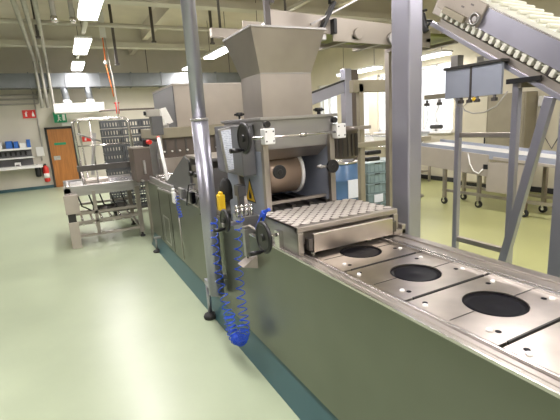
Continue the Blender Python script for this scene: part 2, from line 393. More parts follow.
h=thing('red_valve_pipe',(2.1,14.5,2.2),'thin brownish pipe with a red valve running in front of the far wall','pipe')
MB().tube([(1.25,14.9,2.42),(1.3,14.5,2.42),(4.5,14.5,2.42),(4.55,14.5,2.42),(4.55,14.9,2.42)],.03).build('pipe_run','brown',h)
MB().cyl((1.75,14.5,2.30),(1.75,14.5,2.62),.05).cyl((1.75,14.5,2.62),(1.75,14.5,2.65),.09).build('valve','red',h)

# fluorescent lamps
def lamp(x,y0,y1,z,label,w=.30,power=60):
    t=thing('fluorescent_lamp',(x,(y0+y1)/2,z),label,'ceiling lamp','ceiling fluorescent lamps')
    MB().box(x-w/2-.02,x+w/2+.02,y0-.02,y1+.02,z+.04,z+.09).build('housing','white',t)
    MB().box(x-w/2,x+w/2,y0,y1,z,z+.04).build('diffuser','tube',t,.01)
    q=MB()
    for yy in (y0+.15,y1-.15): q.cyl((x,yy,z+.09),(x,yy,CZ),.008,6)
    q.build('suspension_rods','steeld',t)
    ld=bpy.data.lights.new('tube_light','AREA'); ld.shape='RECTANGLE'; ld.size=w; ld.size_y=y1-y0; ld.energy=power; ld.color=(1,.93,.925)
    lo=bpy.data.objects.new('tube_light',ld); col.objects.link(lo); lo.parent=t; lo.location=(0,0,-.01)
P_=62
lamp(.74,6.2,8.5,3.7,'nearest of the visible lamps in the left ceiling row, at the top edge',power=P_)
lamp(.76,10.3,12.1,3.7,'middle lamp of the left ceiling row',power=P_)
lamp(.78,13.6,15.1,3.7,'farthest lamp of the left ceiling row, close to the duct',power=P_)
lamp(4.3,7.6,9.2,3.7,'bright lamp seen just above the hopper mouth',power=P_)
lamp(4.3,10.9,12.6,3.7,'lamp of the second ceiling row seen between pole and hopper',power=P_)
lamp(4.3,13.9,15.6-.5,3.7,'farthest lamp of the second ceiling row, left of the hopper by the duct',power=P_)
lamp(7.9,6.9,8.5,2.98,'lamp seen behind the top of the square steel column',power=P_*.35)
lamp(7.9,9.2,10.9,2.98,'lamp seen between the hopper and the square column, low under the ceiling',power=P_*.35)
for y in (-3.4,-.4,2.6): 
    lamp(.74,y,y+1.8,3.7,'lamp of the left row above and behind the viewer',power=P_)
    lamp(4.6,y,y+1.8,3.7,'lamp of the second row above the production line',power=P_)
lamp(-3,3,4.8,3.7,'lamp above the open floor on the left',power=P_)
lamp(-3,9,10.8,3.7,'lamp above the left side of the hall',power=P_)
# cable channel under lamp rows
for xx,l in ((.76,'left'),(4.3,'second')):
    tag(MB().box(xx-.04,xx+.04,BY,15.15,3.82,3.88).build('cable_channel','beam'),'slim pale cable channel running above the %s row of lamps'%l,'cable channel')

# ------------------------------------------------------------------ main production line body
bd=thing('production_line_body',(1.43,3,0),'long stainless steel conveyor line body with plain side panels and black round openings on top','machine')
X0,X1,Y0,Y1=1.07,1.86,-.9,6.5
MB().prism([(1.015,Y0,0),(1.86,Y0,0),(1.82,Y0,.2),(1.085,Y0,.2)],(0,Y1-Y0,0)).build('plinth','curb',bd)
q=MB().box(X0,X0+.012,Y0,Y1,.2,.986).box(X0+.012,X1-.03,Y0,Y1,.2,.965)
q.build('side_panels','steelpan',bd)
# thin seam strips on the side
q=MB()
for yy in (3.75,5.1,5.75): q.box(X0-.004,X0,yy,yy+.012,.22,.95)
q.build('panel_seams','steeld',bd)
MB().box(X0-.004,X0,5.25,5.29,.25,.62).box(X0-.004,X0,5.25,5.6,.25,.27).box(X0-.004,X0,5.25,5.6,.60,.62).box(X0-.004,X0,5.57,5.6,.25,.62).build('hatch_outline','steel',bd)
# rims
MB().box(X0-.006,X0+.020,Y0,Y1,.986,1.0).build('near_rim','steelw',bd,.003)
MB().box(X0-.010,X0-.004,Y0,Y1,.990,1.002).build('rim_edge','bright',bd)
MB().box(X0+.024,X0+.052,Y0,2.0,.965,.999).build('inner_rim','steelw',bd,.003)
MB().box(X0+.019,X0+.026,Y0,2.0,.96,.985).build('near_groove','dark',bd)
MB().box(X0+.054,X0+.068,Y0,2.0,.965,1.006).build('near_guide_strip','bright',bd,.003)
MB().box(X0+.068,X0+.088,Y0,2.0,.965,.992).build('inner_ledge','steelw',bd)
MB().box(1.655,1.672,Y0,2.05,.965,1.010).box(1.70,1.712,Y0,2.05,.965,1.004).build('far_guide_strip','bright',bd,.003)
MB().box(1.712,1.80,Y0,Y1,.965,.992).build('far_rim','steelw',bd)
MB().box(1.80,1.86,Y0,Y1,.90,1.0).build('far_edge','steelw',bd,.004)
MB().box(1.672,1.70,Y0,2.05,.96,.985).build('far_groove','steelw',bd)
# plates with holes
def plate_hole(y0,y1,cx,cy,r,z=.985,t=.02):
    m=MB(); N=48; x0,x1=X0+.086,1.655
    ang=[2*PI*i/N for i in range(N)]
    for (ax,ay) in ((x0,y0),(x1,y0),(x1,y1),(x0,y1)): ang.append(math.atan2(ay-cy,ax-cx)%(2*PI))
    ang=sorted(set(ang)); I=[];O=[];Ib=[]
    for a in ang:
        c,s_=math.cos(a),math.sin(a)
        k=min(((x1-cx)/c if c>1e-9 else (x0-cx)/c if c<-1e-9 else 1e9),((y1-cy)/s_ if s_>1e-9 else (y0-cy)/s_ if s_<-1e-9 else 1e9))
        I.append(m.bm.verts.new((cx+r*c,cy+r*s_,z+t))); O.append(m.bm.verts.new((cx+k*c,cy+k*s_,z+t))); Ib.append(m.bm.verts.new((cx+r*c,cy+r*s_,z-.02)))
    Ob=[m.bm.verts.new((o.co.x,o.co.y,z)) for o in O]
    n=len(ang)
    for i in range(n):
        j=(i+1)%n
        m.bm.faces.new([I[i],I[j],O[j],O[i]]); m.bm.faces.new([Ib[i],Ib[j],I[j],I[i]]); m.bm.faces.new([O[i],O[j],Ob[j],Ob[i]])
    return m
cy=[2.23-.42*0, 1.81,1.39,.97,.55,.13,-.29,-.71]
for k,c in enumerate([1.82,1.40,.98,.56,.14,-.28]):
    hi=c+.205; lo=c-.205
    if k==0: hi=2.12
    p=plate_hole(lo+.003,hi-.003,1.42,c,.120,.978,.018).build('cover_plate','plate',bd)
    MB().lathe([(.119,.975),(.118,.991),(.09,.989),(.05,.987),(.02,.989),(.005,.990)],(1.42,c,0),48).build('round_opening','blackg',p)
    q=MB(); w=MB()
    for (bx,by,sx,sy) in ((1.185,c+.135,.02,.02),(1.215,c-.125,.018,-.022),(1.60,c+.14,-.03,.0),(1.625,c-.10,-.02,.02)):
        q.cyl((bx,by,.995),(bx,by,1.003),.012,14,.009)
        w.cyl((bx+sx,by+sy,.9955),(bx+sx,by+sy,.9972),.011,12)
    q.build('fixing_knobs','white',p); w.build('slot_holes','blackg',p)
    MB().box(1.165,1.30,c-.003,c+.001,.9945,.9972).box(1.54,1.65,c-.005,c+.001,.9945,.9972).build('split_line','dark',p)
    MB().box(1.20,1.64,lo-.003,lo+.005,.985,.9975).build('edge_gap','dark',p)
MB().box(X0+.086,1.655,Y0,Y1,.94,.962).build('inner_deck','dark',bd)
# feet
for (fx,fy) in ((1.0,6.0),):
    ft=MB().lathe([(.055,0),(.06,.015),(.05,.03),(.02,.045)],(fx,fy,0)).build('levelling_foot','rubber',bd)
    MB().cyl((fx,fy,.04),(fx,fy,.22),.016).box(fx-.02,X0+.02,fy-.03,fy+.03,.2,.225).build('foot_stem','steel',ft)

# ------------------------------------------------------------------ tread plate cover box
tr=thing('tread_plate_cover',(1.5,2.25,1.0),'low steel box with a patterned tread-plate top on the line in front of the depositor','cover')
MB().box(1.09,1.115,1.96,2.44,.998,1.16).build('end_plate','steel',tr,.003)
MB().box(1.80,1.825,1.96,2.44,.998,1.16).build('end_plate','steel',tr,.003)
MB().box(1.09,1.825,1.995,2.44,1.15,1.162).build('top_plate','tread',tr)
MB().box(1.09,1.825,1.955,1.995,1.13,1.164).build('front_rail','steelw',tr,.004)
MB().box(1.09,1.125,1.95,1.97,1.0,1.13).box(1.79,1.825,1.95,1.97,1.0,1.13).build('front_posts','steelw',tr,.003)
q=MB()
for i in range(21):
    for j in range(12):
        if (i+j)%2: continue
        xx=1.115+i*.0343; yy=2.02+j*.0365; n_=8
        q.prism([(xx+.026*math.cos(2*PI*k/n_),yy+.024*math.sin(2*PI*k/n_),1.1622) for k in range(n_)],(0,0,.0025))
tag(q.build('raised_pattern','treadhi',tr),kind='stuff')
MB().box(1.165,1.74,1.905,1.925,1.018,1.125).build('front_bar_plate','plate',tr,.003)
MB().box(1.125,1.79,1.985,1.995,1.05,1.13).build('inner_front','steelw',tr)
MB().box(1.135,1.162,1.91,1.955,1.03,1.10).box(1.743,1.775,1.91,1.955,1.03,1.10).build('bracket','steeld',tr,.003)
MB().box(1.77,1.87,1.93,1.98,1.0,1.03).box(1.84,1.87,1.93,2.0,1.0,1.06).build('side_latch','steelw',tr,.003)

# ------------------------------------------------------------------ depositor head
hd=thing('depositor_head',(1.5,2.8,1.0),'grey steel depositing machine head with handwheels, side plates and a tan roller inside','machine')
XL,XR,YF,YB=1.15,1.70,2.46,3.05
# side plates
MB().box(XL,XL+.035,YF+.02,YB+.12,.98,1.56).build('side_plate','greyblue',hd,.004)
MB().box(XR-.035,XR,YF+.02,YB+.12,.98,1.56).build('side_plate','greyblue',hd,.004)
MB().box(XL-.005,XL+.035,YF-.01,YF+.03,.99,1.66).build('front_post','steelw',hd,.003)
MB().box(XR-.035,XR+.005,YF-.01,YF+.03,.99,1.66).build('front_post','steelw',hd,.003)
# upper housing with sloping front panel
MB().prism([(XL,YF+.04,1.56),(XL,YF-.02,1.76),(XL,YB+.1,1.76),(XL,YB+.1,1.56)],(XR-XL,0,0)).build('upper_housing','housing',hd,.004)
MB().box(XL-.02,XR+.02,YF-.035,YB+.12,1.76,1.78).build('top_flange','steel',hd,.003)
MB().prism([(XL+.035,YF+.02,1.57),(XL+.035,YF+.16,1.49),(XL+.035,YF+.16,1.57)],(XR-XL-.07,0,0)).build('front_lip','steelw',hd)
MB().box(XL-.10,XL,YF+.12,YB+.05,1.40,1.74).build('side_gearbox','greym',hd,.008)
# inside : roller, deck
rl=MB().cyl((XL+.035,YF+.30,1.37),(1.52,YF+.30,1.37),.145,40).build('roller','copper',hd)
MB().cyl((1.52,YF+.30,1.37),(1.545,YF+.30,1.37),.158,40).build('roller_rim','white',rl)
MB().box(XL+.035,XR-.035,YB+.06,YB+.10,.98,1.56).build('rear_plate','greyblue',hd)
MB().box(XL+.035,XR-.035,YF-.02,YB,1.135,1.155).build('lower_deck','dark',hd)
MB().box(XL+.035,XR-.035,YF+.0,YF+.03,1.06,1.13).build('deck_front_bar','steelw',hd,.003)
for i in range(4): MB().bar((XL+.08+i*.14,YF+.02,1.165),(XL+.14+i*.14,YB-.05,1.165),.03,.02).build('guide_rail','steeld',hd)
MB().box(XL+.035,XR-.035,YF+.06,YF+.09,1.19,1.21).build('cross_bar','steelw',hd)
# handwheel shaft with clamp blocks
MB().cyl((.99,YF-.06,1.655),(1.76,YF-.06,1.655),.0085,12).cyl((1.40,YF-.06,1.655),(1.44,YF-.06,1.655),.016,12).build('adjusting_shaft','bright',hd)
for xx in (XL+.015,XR+.015):
    cb=MB().box(xx-.037,xx+.037,YF-.085,YF-.02,1.61,1.71).build('clamp_block','white',hd,.006)
    q=MB()
    for dx in (-.025,.025):
        for dz in (.02,.08): q.cyl((xx+dx,YF-.088,1.61+dz),(xx+dx,YF-.084,1.61+dz),.005,8)
    q.build('bolts','black',cb)
def handwheel(parent,c,R,ax=(1,0,0),name='handwheel',handle=(-.13,-.055),spokes=False):
    c=Vector(c); m=MB()
    if spokes:
        m.torus(c,ax,R,.013,36,10)
        a=Vector(ax).orthogonal().normalized(); b=Vector(ax).cross(a)
        for k in range(3):
            dd=a*math.cos(k*2.094)+b*math.sin(k*2.094); m.bar(c,c+dd*R,.018,.01,ax)
    else:
        m.torus(c,ax,R,.014,36,10); m.cyl(c-Vector(ax)*.008,c+Vector(ax)*.008,R,36)
    m.cyl(c-Vector(ax)*.02,c+Vector(ax)*.025,.022)
    w=m.build(name,'black',parent)
    h0=c+Vector((0,0,handle[1])); 
    MB().cyl(h0-Vector((.01,0,0)),h0+Vector((handle[0]+.04,0,0)),.009).cyl(h0+Vector((-.03,0,0)),h0+Vector((handle[0],0,0)),.013,12,.015).build('crank_handle','black',w)
    return w
handwheel(hd,(1.0,YF-.06,1.66),.085,handle=(-.10,-.07))
handwheel(hd,(.975,2.16,1.085),.085,handle=(-.10,-.085))
MB().cyl((.975,2.16,1.085),(1.09,2.16,1.085),.011).box(1.06,1.12,2.13,2.19,1.0,1.11).build('lower_shaft','bright',hd)
# round lock knobs on the front
for (xx,zz) in ((1.235,1.425),(1.655,1.42)):
    MB().cyl((xx,YF-.06,zz),(xx,YF-.035,zz),.046,24).cyl((xx,YF-.065,zz),(xx,YF-.058,zz),.018).cyl((xx,YF-.035,zz),(xx,YF+.02,zz),.01).build('lock_knob','black',hd,.004)
MB().cyl((1.53,YF-.04,1.43),(1.64,YF-.04,1.42),.009).sphere((1.56,YF-.04,1.427),.016).build('lock_lever','steel',hd)
for xx,yy in ((XL+.01,YF-.045),(XR-.03,YF-.045)):
    MB().cyl((xx,yy,1.735),(xx,yy-.03,1.735),.02).build('thumb_screw','black',hd)
for xx,yy in ((1.11,2.72),(1.61,2.50),(1.66,2.56)):
    MB().cyl((xx,yy,1.78),(xx,yy,1.81),.008).cyl((xx,yy,1.80),(xx,yy,1.825),.024,6).box(xx-.035,xx+.035,yy-.008,yy+.008,1.805,1.818).build('star_knob','black',hd)
# warning triangle on the side plate
tx=XL-.003; ty,tz=2.72,1.195
wt=MB().prism([(tx,ty-.085,tz),(tx,ty+.085,tz),(tx,ty,tz+.17)],(.003,0,0)).build('warning_label','black',hd)
yl=MB().prism([(tx-.002,ty-.070,tz+.010),(tx-.002,ty+.070,tz+.010),(tx-.002,ty,tz+.150)],(.003,0,0)).build('yellow_field','yellow',wt)
MB().prism([(tx-.004,ty-.018,tz+.025),(tx-.004,ty+.018,tz+.025),(tx-.004,ty+.022,tz+.05),(tx-.004,ty+.006,tz+.085),(tx-.004,ty-.008,tz+.065),(tx-.004,ty-.02,tz+.05)],(.002,0,0)).build('hand_symbol','black',wt)
# document holder tilted at the left side
M=Matrix.Translation((1.08,2.76,1.58))@Matrix.Rotation(-.02,4,'Z')@Matrix.Rotation(-.12,4,'Y')
dh=MB().box(-.10,.09,-.008,.012,-.15,.155,M).build('document_holder','steel',hd,.003)
sheet=MB().box(-.086,.074,-.011,-.008,-.135,.14,M).build('instruction_sheet','print',dh)

# hopper
hp=thing('hopper',(1.5,2.8,1.78),'flared stainless steel hopper standing on the depositing head','hopper')
bx0,bx1,by0,by1=1.185,1.565,2.50,2.82
tx0,tx1,ty0,ty1=1.115,1.655,2.44,2.92
zs=(1.78,2.055,2.325)
def loop(m,x0,x1,y0,y1,z): return [m.bm.verts.new(p) for p in ((x0,y0,z),(x1,y0,z),(x1,y1,z),(x0,y1,z))]
m=MB(); A=loop(m,bx0,bx1,by0,by1,zs[0]);B=loop(m,bx0,bx1,by0,by1,zs[1])
for i in range(4): m.bm.faces.new([A[i],A[(i+1)%4],B[(i+1)%4],B[i]])
o=m.build('neck','steelw',hp); md=o.modifiers.new('s','SOLIDIFY'); md.thickness=.004
m=MB(); B=loop(m,bx0,bx1,by0,by1,zs[1]);C=loop(m,tx0,tx1,ty0,ty1,zs[2])
for i in range(4): m.bm.faces.new([B[i],B[(i+1)%4],C[(i+1)%4],C[i]])
o=m.build('flared_mouth','steelw',hp); md=o.modifiers.new('s','SOLIDIFY'); md.thickness=.004
q=MB().bar((tx0,ty0,zs[2]),(tx1,ty0,zs[2]),.012,.012).bar((tx0,ty1,zs[2]),(tx1,ty1,zs[2]),.012,.012).bar((tx0,ty0,zs[2]),(tx0,ty1,zs[2]),.012,.012).bar((tx1,ty0,zs[2]),(tx1,ty1,zs[2]),.012,.012)
q.build('mouth_rim','steel',hp)
MB().bar((bx0,by0-.002,zs[1]),(bx1,by0-.002,zs[1]),.006,.006).build('weld_seam','steel',hp)

# ------------------------------------------------------------------ round pole
pl=thing('support_pole',(.985,3.22,0),'tall round stainless steel pole standing beside the line, reaching the ceiling','pole')
px,py=.985,3.24
MB().cyl((px,py,1.80),(px,py,CZ),.054,32).build('upper_tube','steelb',pl)
MB().cyl((px,py,.34),(px,py,1.80),.066,32).build('lower_tube','steelb',pl)
MB().cyl((px,py,1.79),(px,py,1.81),.071,32).build('collar','steel',pl)
MB().box(px-.03,X0,py-.02,py+.02,.46,.50).build('fixing_bracket','steel',pl)
MB().cyl((.99,3.52,.03),(.99,3.52,.37),.02).bar((.99,3.54,.36),(px,py,.36),.04,.05).build('base_stem','steelb',pl)
MB().lathe([(.06,0),(.065,.02),(.055,.04),(.02,.055)],(.99,3.52,0)).build('rubber_foot','rubber',pl)

# ------------------------------------------------------------------ pneumatic cluster between pole and head
vb=thing('valve_station',(1.03,2.8,1.0),'cluster of air valves and brackets with a small crank wheel beside the pole','valve')
MB().bar((1.13,2.75,1.0),(1.15,2.90,1.52),.05,.05).build('inclined_post','steelw',vb,.004)
MB().box(1.02,1.16,2.60,2.78,1.0,1.12).build('mounting_plate','steel',vb,.004)
MB().bar((.90,2.68,1.07),(1.10,2.68,1.07),.03,.03).build('cross_arm','steel',vb,.003)
q=MB()
for k in range(4): q.cyl((.99+k*.035,2.60,1.13),(.99+k*.035,2.60,1.19),.013).sphere((.99+k*.035,2.60,1.195),.016)
q.build('fittings','bright',vb)
handwheel(vb,(.925,2.68,1.10),.068,handle=(-.09,-.06))
MB().box(1.0,1.03,2.52,2.56,.86,1.05).build('hanging_bar','steel',vb)
MB().tube([(1.02,2.55,1.05),(1.02,2.55,.84)],.005).build('thin_rod','black',vb)
MB().prism([(.96,2.50,.80),(1.07,2.50,.77),(1.07,2.50,.86)],(0,.10,0)).build('triangular_bracket','cream',vb)
MB().box(1.04,1.10,2.68,2.76,1.25,1.33).box(1.05,1.09,2.70,2.74,1.12,1.25).build('valve_block','greym',vb,.004)
MB().tube([(1.06,2.70,1.12),(1.04,2.66,1.02),(1.02,2.60,1.05),(1.03,2.5,1.08),(1.06,2.42,1.05),(1.06,2.36,1.0),(1.04,2.33,.93)],.008).build('clear_hose','cream',vb)
tag(MB().box(.955,1.005,2.86,2.92,1.13,1.25).box(.965,.995,2.87,2.91,1.25,1.27).build('yellow_holder','yellow',bevel=.008),'yellow plastic holder hanging just right of the round pole','holder')
tag(MB().sphere((1.04,2.93,1.27),.05,(1,1,1.9)).box(1.0,1.08,2.89,2.97,1.20,1.28).build('black_pouch','rubber',bevel=.01),'black pouch hanging beside the yellow holder','pouch')
ag=thing('air_gun',(1.0,2.3,1.1),'blue air blow gun hanging beside the lower spoked handwheel','air gun')
MB().bar((1.02,2.345,1.08),(1.035,2.26,1.215),.028,.035).build('grip','blue',ag,.008)
MB().bar((1.035,2.265,1.21),(1.05,2.215,1.235),.02,.02).build('nozzle','blue',ag,.004)
MB().bar((1.01,2.30,1.12),(1.015,2.26,1.18),.008,.01).build('trigger','black',ag)

# coiled hoses
def coil(path, R, turns, label, grp='coiled blue air hoses', pack=0.):
    pts=[Vector(p) for p in path]
    # arc length sampling with catmull smoothing
    def cat(t):
        n=len(pts)-1; i=min(int(t*n),n-1); u=t*n-i
        p0=pts[max(i-1,0)];p1=pts[i];p2=pts[i+1];p3=pts[min(i+2,n)]
        return .5*((2*p1)+(-p0+p2)*u+(2*p0-5*p1+4*p2-p3)*u*u+(-p0+3*p1-3*p2+p3)*u**3)
    out=[]; N=turns*12; up=Vector((0,1,0)); W=[1+pack*math.exp(-((k/N-.72)/.2)**2) for k in range(N+1)]; T=sum(W); acc=0
    for k in range(N+1):
        t=k/N; c=cat(t); d=(cat(min(t+.004,1))-cat(max(t-.004,0))).normalized()
        a=(up-d*up.dot(d)).normalized(); b=d.cross(a); r=R(t) if callable(R) else R
        acc+=W[k]/T; th=2*PI*turns*acc
        out.append(c+(a*math.cos(th)+b*math.sin(th))*r)
    o=MB().tube(out,.0038,6).build('coiled_air_hose','blue')
    return tag(o,label,'hose',grp)
coil([(.925,2.93,1.06),(.93,2.97,.96),(.935,3.0,.84),(.94,3.0,.70),(.94,2.98,.56),(.94,2.90,.42),(.93,2.80,.30),(.93,2.71,.21),(.94,2.63,.20),(.955,2.59,.27),(.96,2.60,.36)],lambda t:.024+.018*t,26,'left coiled blue hose, hanging just right of the round pole',pack=1.1)
coil([(1.01,2.60,1.12),(1.0,2.64,1.02),(1.0,2.67,.88),(.99,2.67,.74),(.985,2.66,.60),(.975,2.63,.46),(.965,2.58,.34),(.945,2.60,.23),(.92,2.68,.20),(.915,2.75,.27),(.92,2.77,.36)],lambda t:.024+.018*t,26,'right coiled blue hose, hanging below the blue air gun',pack=1.1)
coil([(1.03,4.5,1.02),(1.02,4.45,.93),(1.02,4.42,.86),(1.025,4.42,.80)],.02,8,'short coiled blue hose on the side panel left of the pole','coiled blue air hose')

# ------------------------------------------------------------------ line section further back (left of pole)
sc=thing('transfer_section',(1.5,5,1.0),'middle section of the line with slanted guide plate, rollers and brackets behind the pole','machine')
MB().box(1.10,1.80,3.3,6.4,1.0,1.03).build('deck','steelw',sc)
MB().box(1.07,1.10,3.4,4.6,1.0,1.10).box(1.07,1.10,4.9,6.3,1.0,1.08).build('near_guide','steel',sc,.003)
MB().prism([(1.10,5.35,1.06),(1.10,4.15,1.04),(1.10,4.15,1.40),(1.10,4.3,1.46)],(.02,0,0)).build('slanted_plate','greym',sc)
MB().box(1.12,1.60,4.15,4.17,1.05,1.45).build('end_plate','steelw',sc)
MB().box(1.12,1.72,3.5,4.12,1.14,1.38).build('valve_cabinet','steelw',sc,.006)
MB().box(1.09,1.80,3.45,4.20,1.45,1.475).build('cabinet_lid','steelw',sc,.004)
MB().box(1.09,1.80,3.45,4.20,1.115,1.14).build('cabinet_shelf','bright',sc,.003)
for k,yy in enumerate((3.62,3.85,4.02)):
    MB().cyl((1.06,yy,1.30),(1.12,yy,1.30),.022,14).build('pressure_knob','black',sc)
q=MB()
for k in range(5): q.cyl((1.12,4.9+k*.28,1.09),(1.78,4.9+k*.28,1.09),.03,12)
q.build('rollers','bright',sc)
q=MB()
for k,(ya,yb,za,zb) in enumerate(((3.5,3.9,1.16,1.04),(3.7,3.6,1.22,1.02),(3.95,4.2,1.2,.98),(3.45,3.75,1.10,.96))):
    q.tube([(1.09,ya,za),(1.05,(ya*2+yb)/3,za-.01),(1.03,(ya+yb*2)/3,zb),(1.06,yb,zb-.02)],.008)
q.build('air_lines','black',sc)
MB().box(1.03,1.07,3.9,3.97,1.02,1.13).build('filter_unit','blackg',sc,.004)
MB().box(1.03,1.07,4.25,4.31,1.02,1.12).build('filter_unit','greym',sc,.004)
MB().bar((1.04,4.6,1.02),(1.04,5.6,.98),.02,.02).build('linkage_rod','steel',sc)
MB().tube([(1.03,4.52,.78),(1.03,4.5,.30)],.008).build('drain_line','pipe',sc)
tag(MB().box(1.0,1.035,4.55,4.64,.93,1.06).cyl((1.018,4.6,1.06),(1.018,4.6,1.10),.02).build('white_bottle','white',bevel=.01),'small white bottle hung on the line edge left of the round pole','bottle')

# housings further back
ov=thing('enrobing_housing',(1.8,6.9,0),'brown louvred machine housing with beige top band behind the slanted guide plate','machine')
MB().box(1.30,2.9,6.5,7.9,0,1.30).build('lower_casing','steelw',ov)
MB().box(1.34,2.9,6.55,7.9,1.30,1.60).build('louvred_casing','brown',ov)
MB().box(1.30,2.95,6.48,7.95,1.60,1.76).build('top_band','beige',ov,.01)
q=MB()
for k in range(9): q.box(1.40+k*.16,1.43+k*.16,6.535,6.55,1.36,1.58)
q.build('louvre_bars','steeld',ov)
q=MB()
for k in range(10): q.cyl((1.38+k*.12,6.50,1.40),(1.38+k*.12,6.54,1.40),.014,8)
q.build('nozzle_row','white',ov)
MB().box(1.28,1.34,6.6,7.6,1.0,1.55).build('end_flange','steel',ov)
hb=thing('extraction_hood_box',(2.4,7.5,1.76),'large glossy cream hood box standing on the brown housing, left of the hopper','hood')
MB().box(1.74,3.30,7.0,8.6,1.76,2.43).build('cream_casing','cream',hb,.01)
MB().box(1.725,1.74,7.0,8.6,1.76,2.43).build('dark_end_panel','greym',hb)
MB().box(1.72,3.32,6.985,8.62,2.42,2.45).build('top_edge','steelw',hb)
lc=thing('loading_chute',(1.55,7.1,1.76),'white slanted chute plate beside the cream hood box','chute')
MB().prism([(1.47,6.9,2.06),(1.56,6.9,2.08),(1.66,6.9,1.84),(1.54,6.9,1.80)],(0,.25,0)).build('chute_plate','white',lc)
MB().box(1.55,1.58,6.9,7.15,1.76,1.83).build('chute_foot','steel',lc)
# grey control box + post
cb=thing('control_box',(1.2,6.8,0),'dark grey control box with pale upper box on a pole above the brown cabinet','control box')
MB().box(1.30,1.34,6.40,6.44,1.0,1.70).build('post','steel',cb)
MB().box(1.20,1.36,6.30,6.46,1.66,1.93).build('dark_box','greym',cb,.008)
MB().box(1.15,1.34,6.32,6.46,1.93,2.03).build('pale_box','pipe',cb,.008)
MB().cyl((1.12,6.40,1.98),(1.15,6.40,1.98),.03).build('side_knob','black',cb)
dc=thing('drive_cabinet',(1.1,6.8,0),'brownish steel drive cabinet on a grey leg panel at the end of the line','cabinet')
MB().box(.92,1.17,6.52,7.0,.98,1.48).build('cabinet_body','brown',dc,.006)
MB().box(.91,1.18,6.51,7.01,1.48,1.50).build('cabinet_lid','steelw',dc)
MB().box(1.06,1.17,6.50,6.72,.0,.98).build('leg_panel','steelw',dc,.005)
MB().box(1.17,1.27,6.55,6.75,.25,.98).build('rear_panel','greym',dc)
MB().cyl((1.0,6.52,1.0),(1.0,6.46,1.0),.02).box(1.04,1.07,6.48,6.52,1.1,1.3).build('front_latch','steel',dc)
es=thing('emergency_stop',(1.17,6.6,1.5),'red emergency stop button with black base on top of the brown drive cabinet','button')
MB().box(1.08,1.17,6.53,6.60,1.50,1.60).build('base','black',es,.004)
MB().cyl((1.15,6.50,1.565),(1.17,6.44,1.565),.035,16).cyl((1.155,6.53,1.565),(1.15,6.50,1.565),.02,16).build('button','red',es,.006)
rd=thing('white_rod',(1.15,5.5,1.1),'slim white rod leaning upright above the slanted guide plate','rod')
MB().cyl((1.13,5.35,1.10),(1.18,5.85,1.62),.022,12).build('shaft','white',rd)
MB().cyl((1.18,5.85,1.60),(1.184,5.885,1.64),.023,12).build('red_tip','red',rd)

# ------------------------------------------------------------------ discharge conveyor at left
lf=thing('discharge_conveyor',(.5,7.8,0),'open-frame steel discharge conveyor table with tube guard at the end of the line','conveyor')
tx0,tx1,ty0,ty1=-.08,1.05,7.15,8.2
MB().box(tx0,tx1,ty0,ty1,.86,.91).build('table_frame','steelw',lf,.005)
MB().box(tx0+.1,tx1,ty0+.08,ty1-.08,.91,.935).build('belt','bright',lf)
MB().cyl((tx0+.05,ty0-.02,.89),(tx0+.05,ty1+.02,.89),.05,16).build('end_roller','bright',lf)
MB().box(tx0,tx1,ty0-.02,ty0,.80,.96).build('side_rail','steel',lf,.004)
MB().box(tx0,tx1,ty1,ty1+.02,.80,.96).build('side_rail','steel',lf,.004)
for (x_,y_) in ((-.07,7.08),(-.07,8.1),(.95,8.1),(.95,7.08)):
    lg=MB().box(x_,x_+.07,y_,y_+.07,.08,.86).build('leg','steelw',lf,.004)
    MB().lathe([(.04,0),(.045,.02),(.02,.04),(.015,.10)],(x_+.035,y_+.035,0),16).build('foot','rubber',lg)
MB().box(-.09,.05,7.02,7.16,.0,.42).build('leg_shroud','cream',lf,.006)
MB().box(-.10,.10,7.0,7.15,.55,.84).build('drive_box','cream',lf,.006)
MB().box(-.08,.03,7.03,7.13,.42,.55).build('shroud_joint','dark',lf)
q=MB()
for z_ in (.16,.38,.52): q.bar((-.04,7.14,z_),(1.0,7.14,z_),.05,.04).bar((-.04,8.14,z_),(1.0,8.14,z_),.05,.04)
for x_ in (-.04,.35,.98): q.bar((x_,7.14,.16),(x_,8.14,.16),.05,.04)
q.bar((.33,7.14,.16),(.33,7.14,.86),.05,.05,(1,0,0))
q.build('lower_rails','steelw',lf)
MB().cyl((.30,7.45,.50),(.70,7.45,.50),.07).box(.62,.80,7.38,7.52,.43,.57).build('gear_motor','steeld',lf)
q=MB()
for k in range(6): q.cyl((.12+k*.15,7.2,.33),(.12+k*.15,8.1,.33),.02,8)
q.build('return_rollers','bright',lf)
q=MB(); random.seed(7)
for k in range(5):
    q.tube([(.1+k*.16,7.2,.80),(.14+k*.16,7.22,.62),(.22+k*.15,7.3,.56),(.3+k*.12,7.4,.48)],.012)
q.build('cables','black',lf)
# tube guards
def arch(x0,x1,y,z0,z1,r=.022):
    R=.08; p=[(x0+.03,y,z0)]
    p+=[(x0,y,z1-R)]+[(x0+R-R*math.cos(a),y,z1-R+R*math.sin(a)) for a in (.4,.8,1.2)]+[(x0+R,y,z1)]
    p+=[(x1-R,y,z1)]+[(x1-R+R*math.sin(a),y,z1-R+R*math.cos(a)) for a in (.4,.8,1.2)]+[(x1,y,z1-R)]
    p+=[(x1+.03,y,z0)]
    return MB().tube(p,r,10)
g1=arch(.20,1.04,7.5,.93,1.97).build('tube_guard','bright',lf)
MB().tube([(.21,7.5,1.55),(1.04,7.5,1.55)],.012).tube([(.45,7.5,.95),(.45,7.5,1.96)],.012).build('guard_bars','bright',g1)
g2=arch(.30,1.14,8.1,.93,1.98,.018).build('tube_guard','bright',lf)
MB().tube([(.25,7.5,1.75),(.62,8.1,1.6)],.015).build('guard_link','steel',g2)
MB().box(.16,1.0,7.42,7.50,1.15,1.24).build('guard_skirt','steeld',lf)
MB().bar((.42,8.3,1.0),(.55,8.3,1.75),.06,.06).build('inclined_strut','steel',lf)
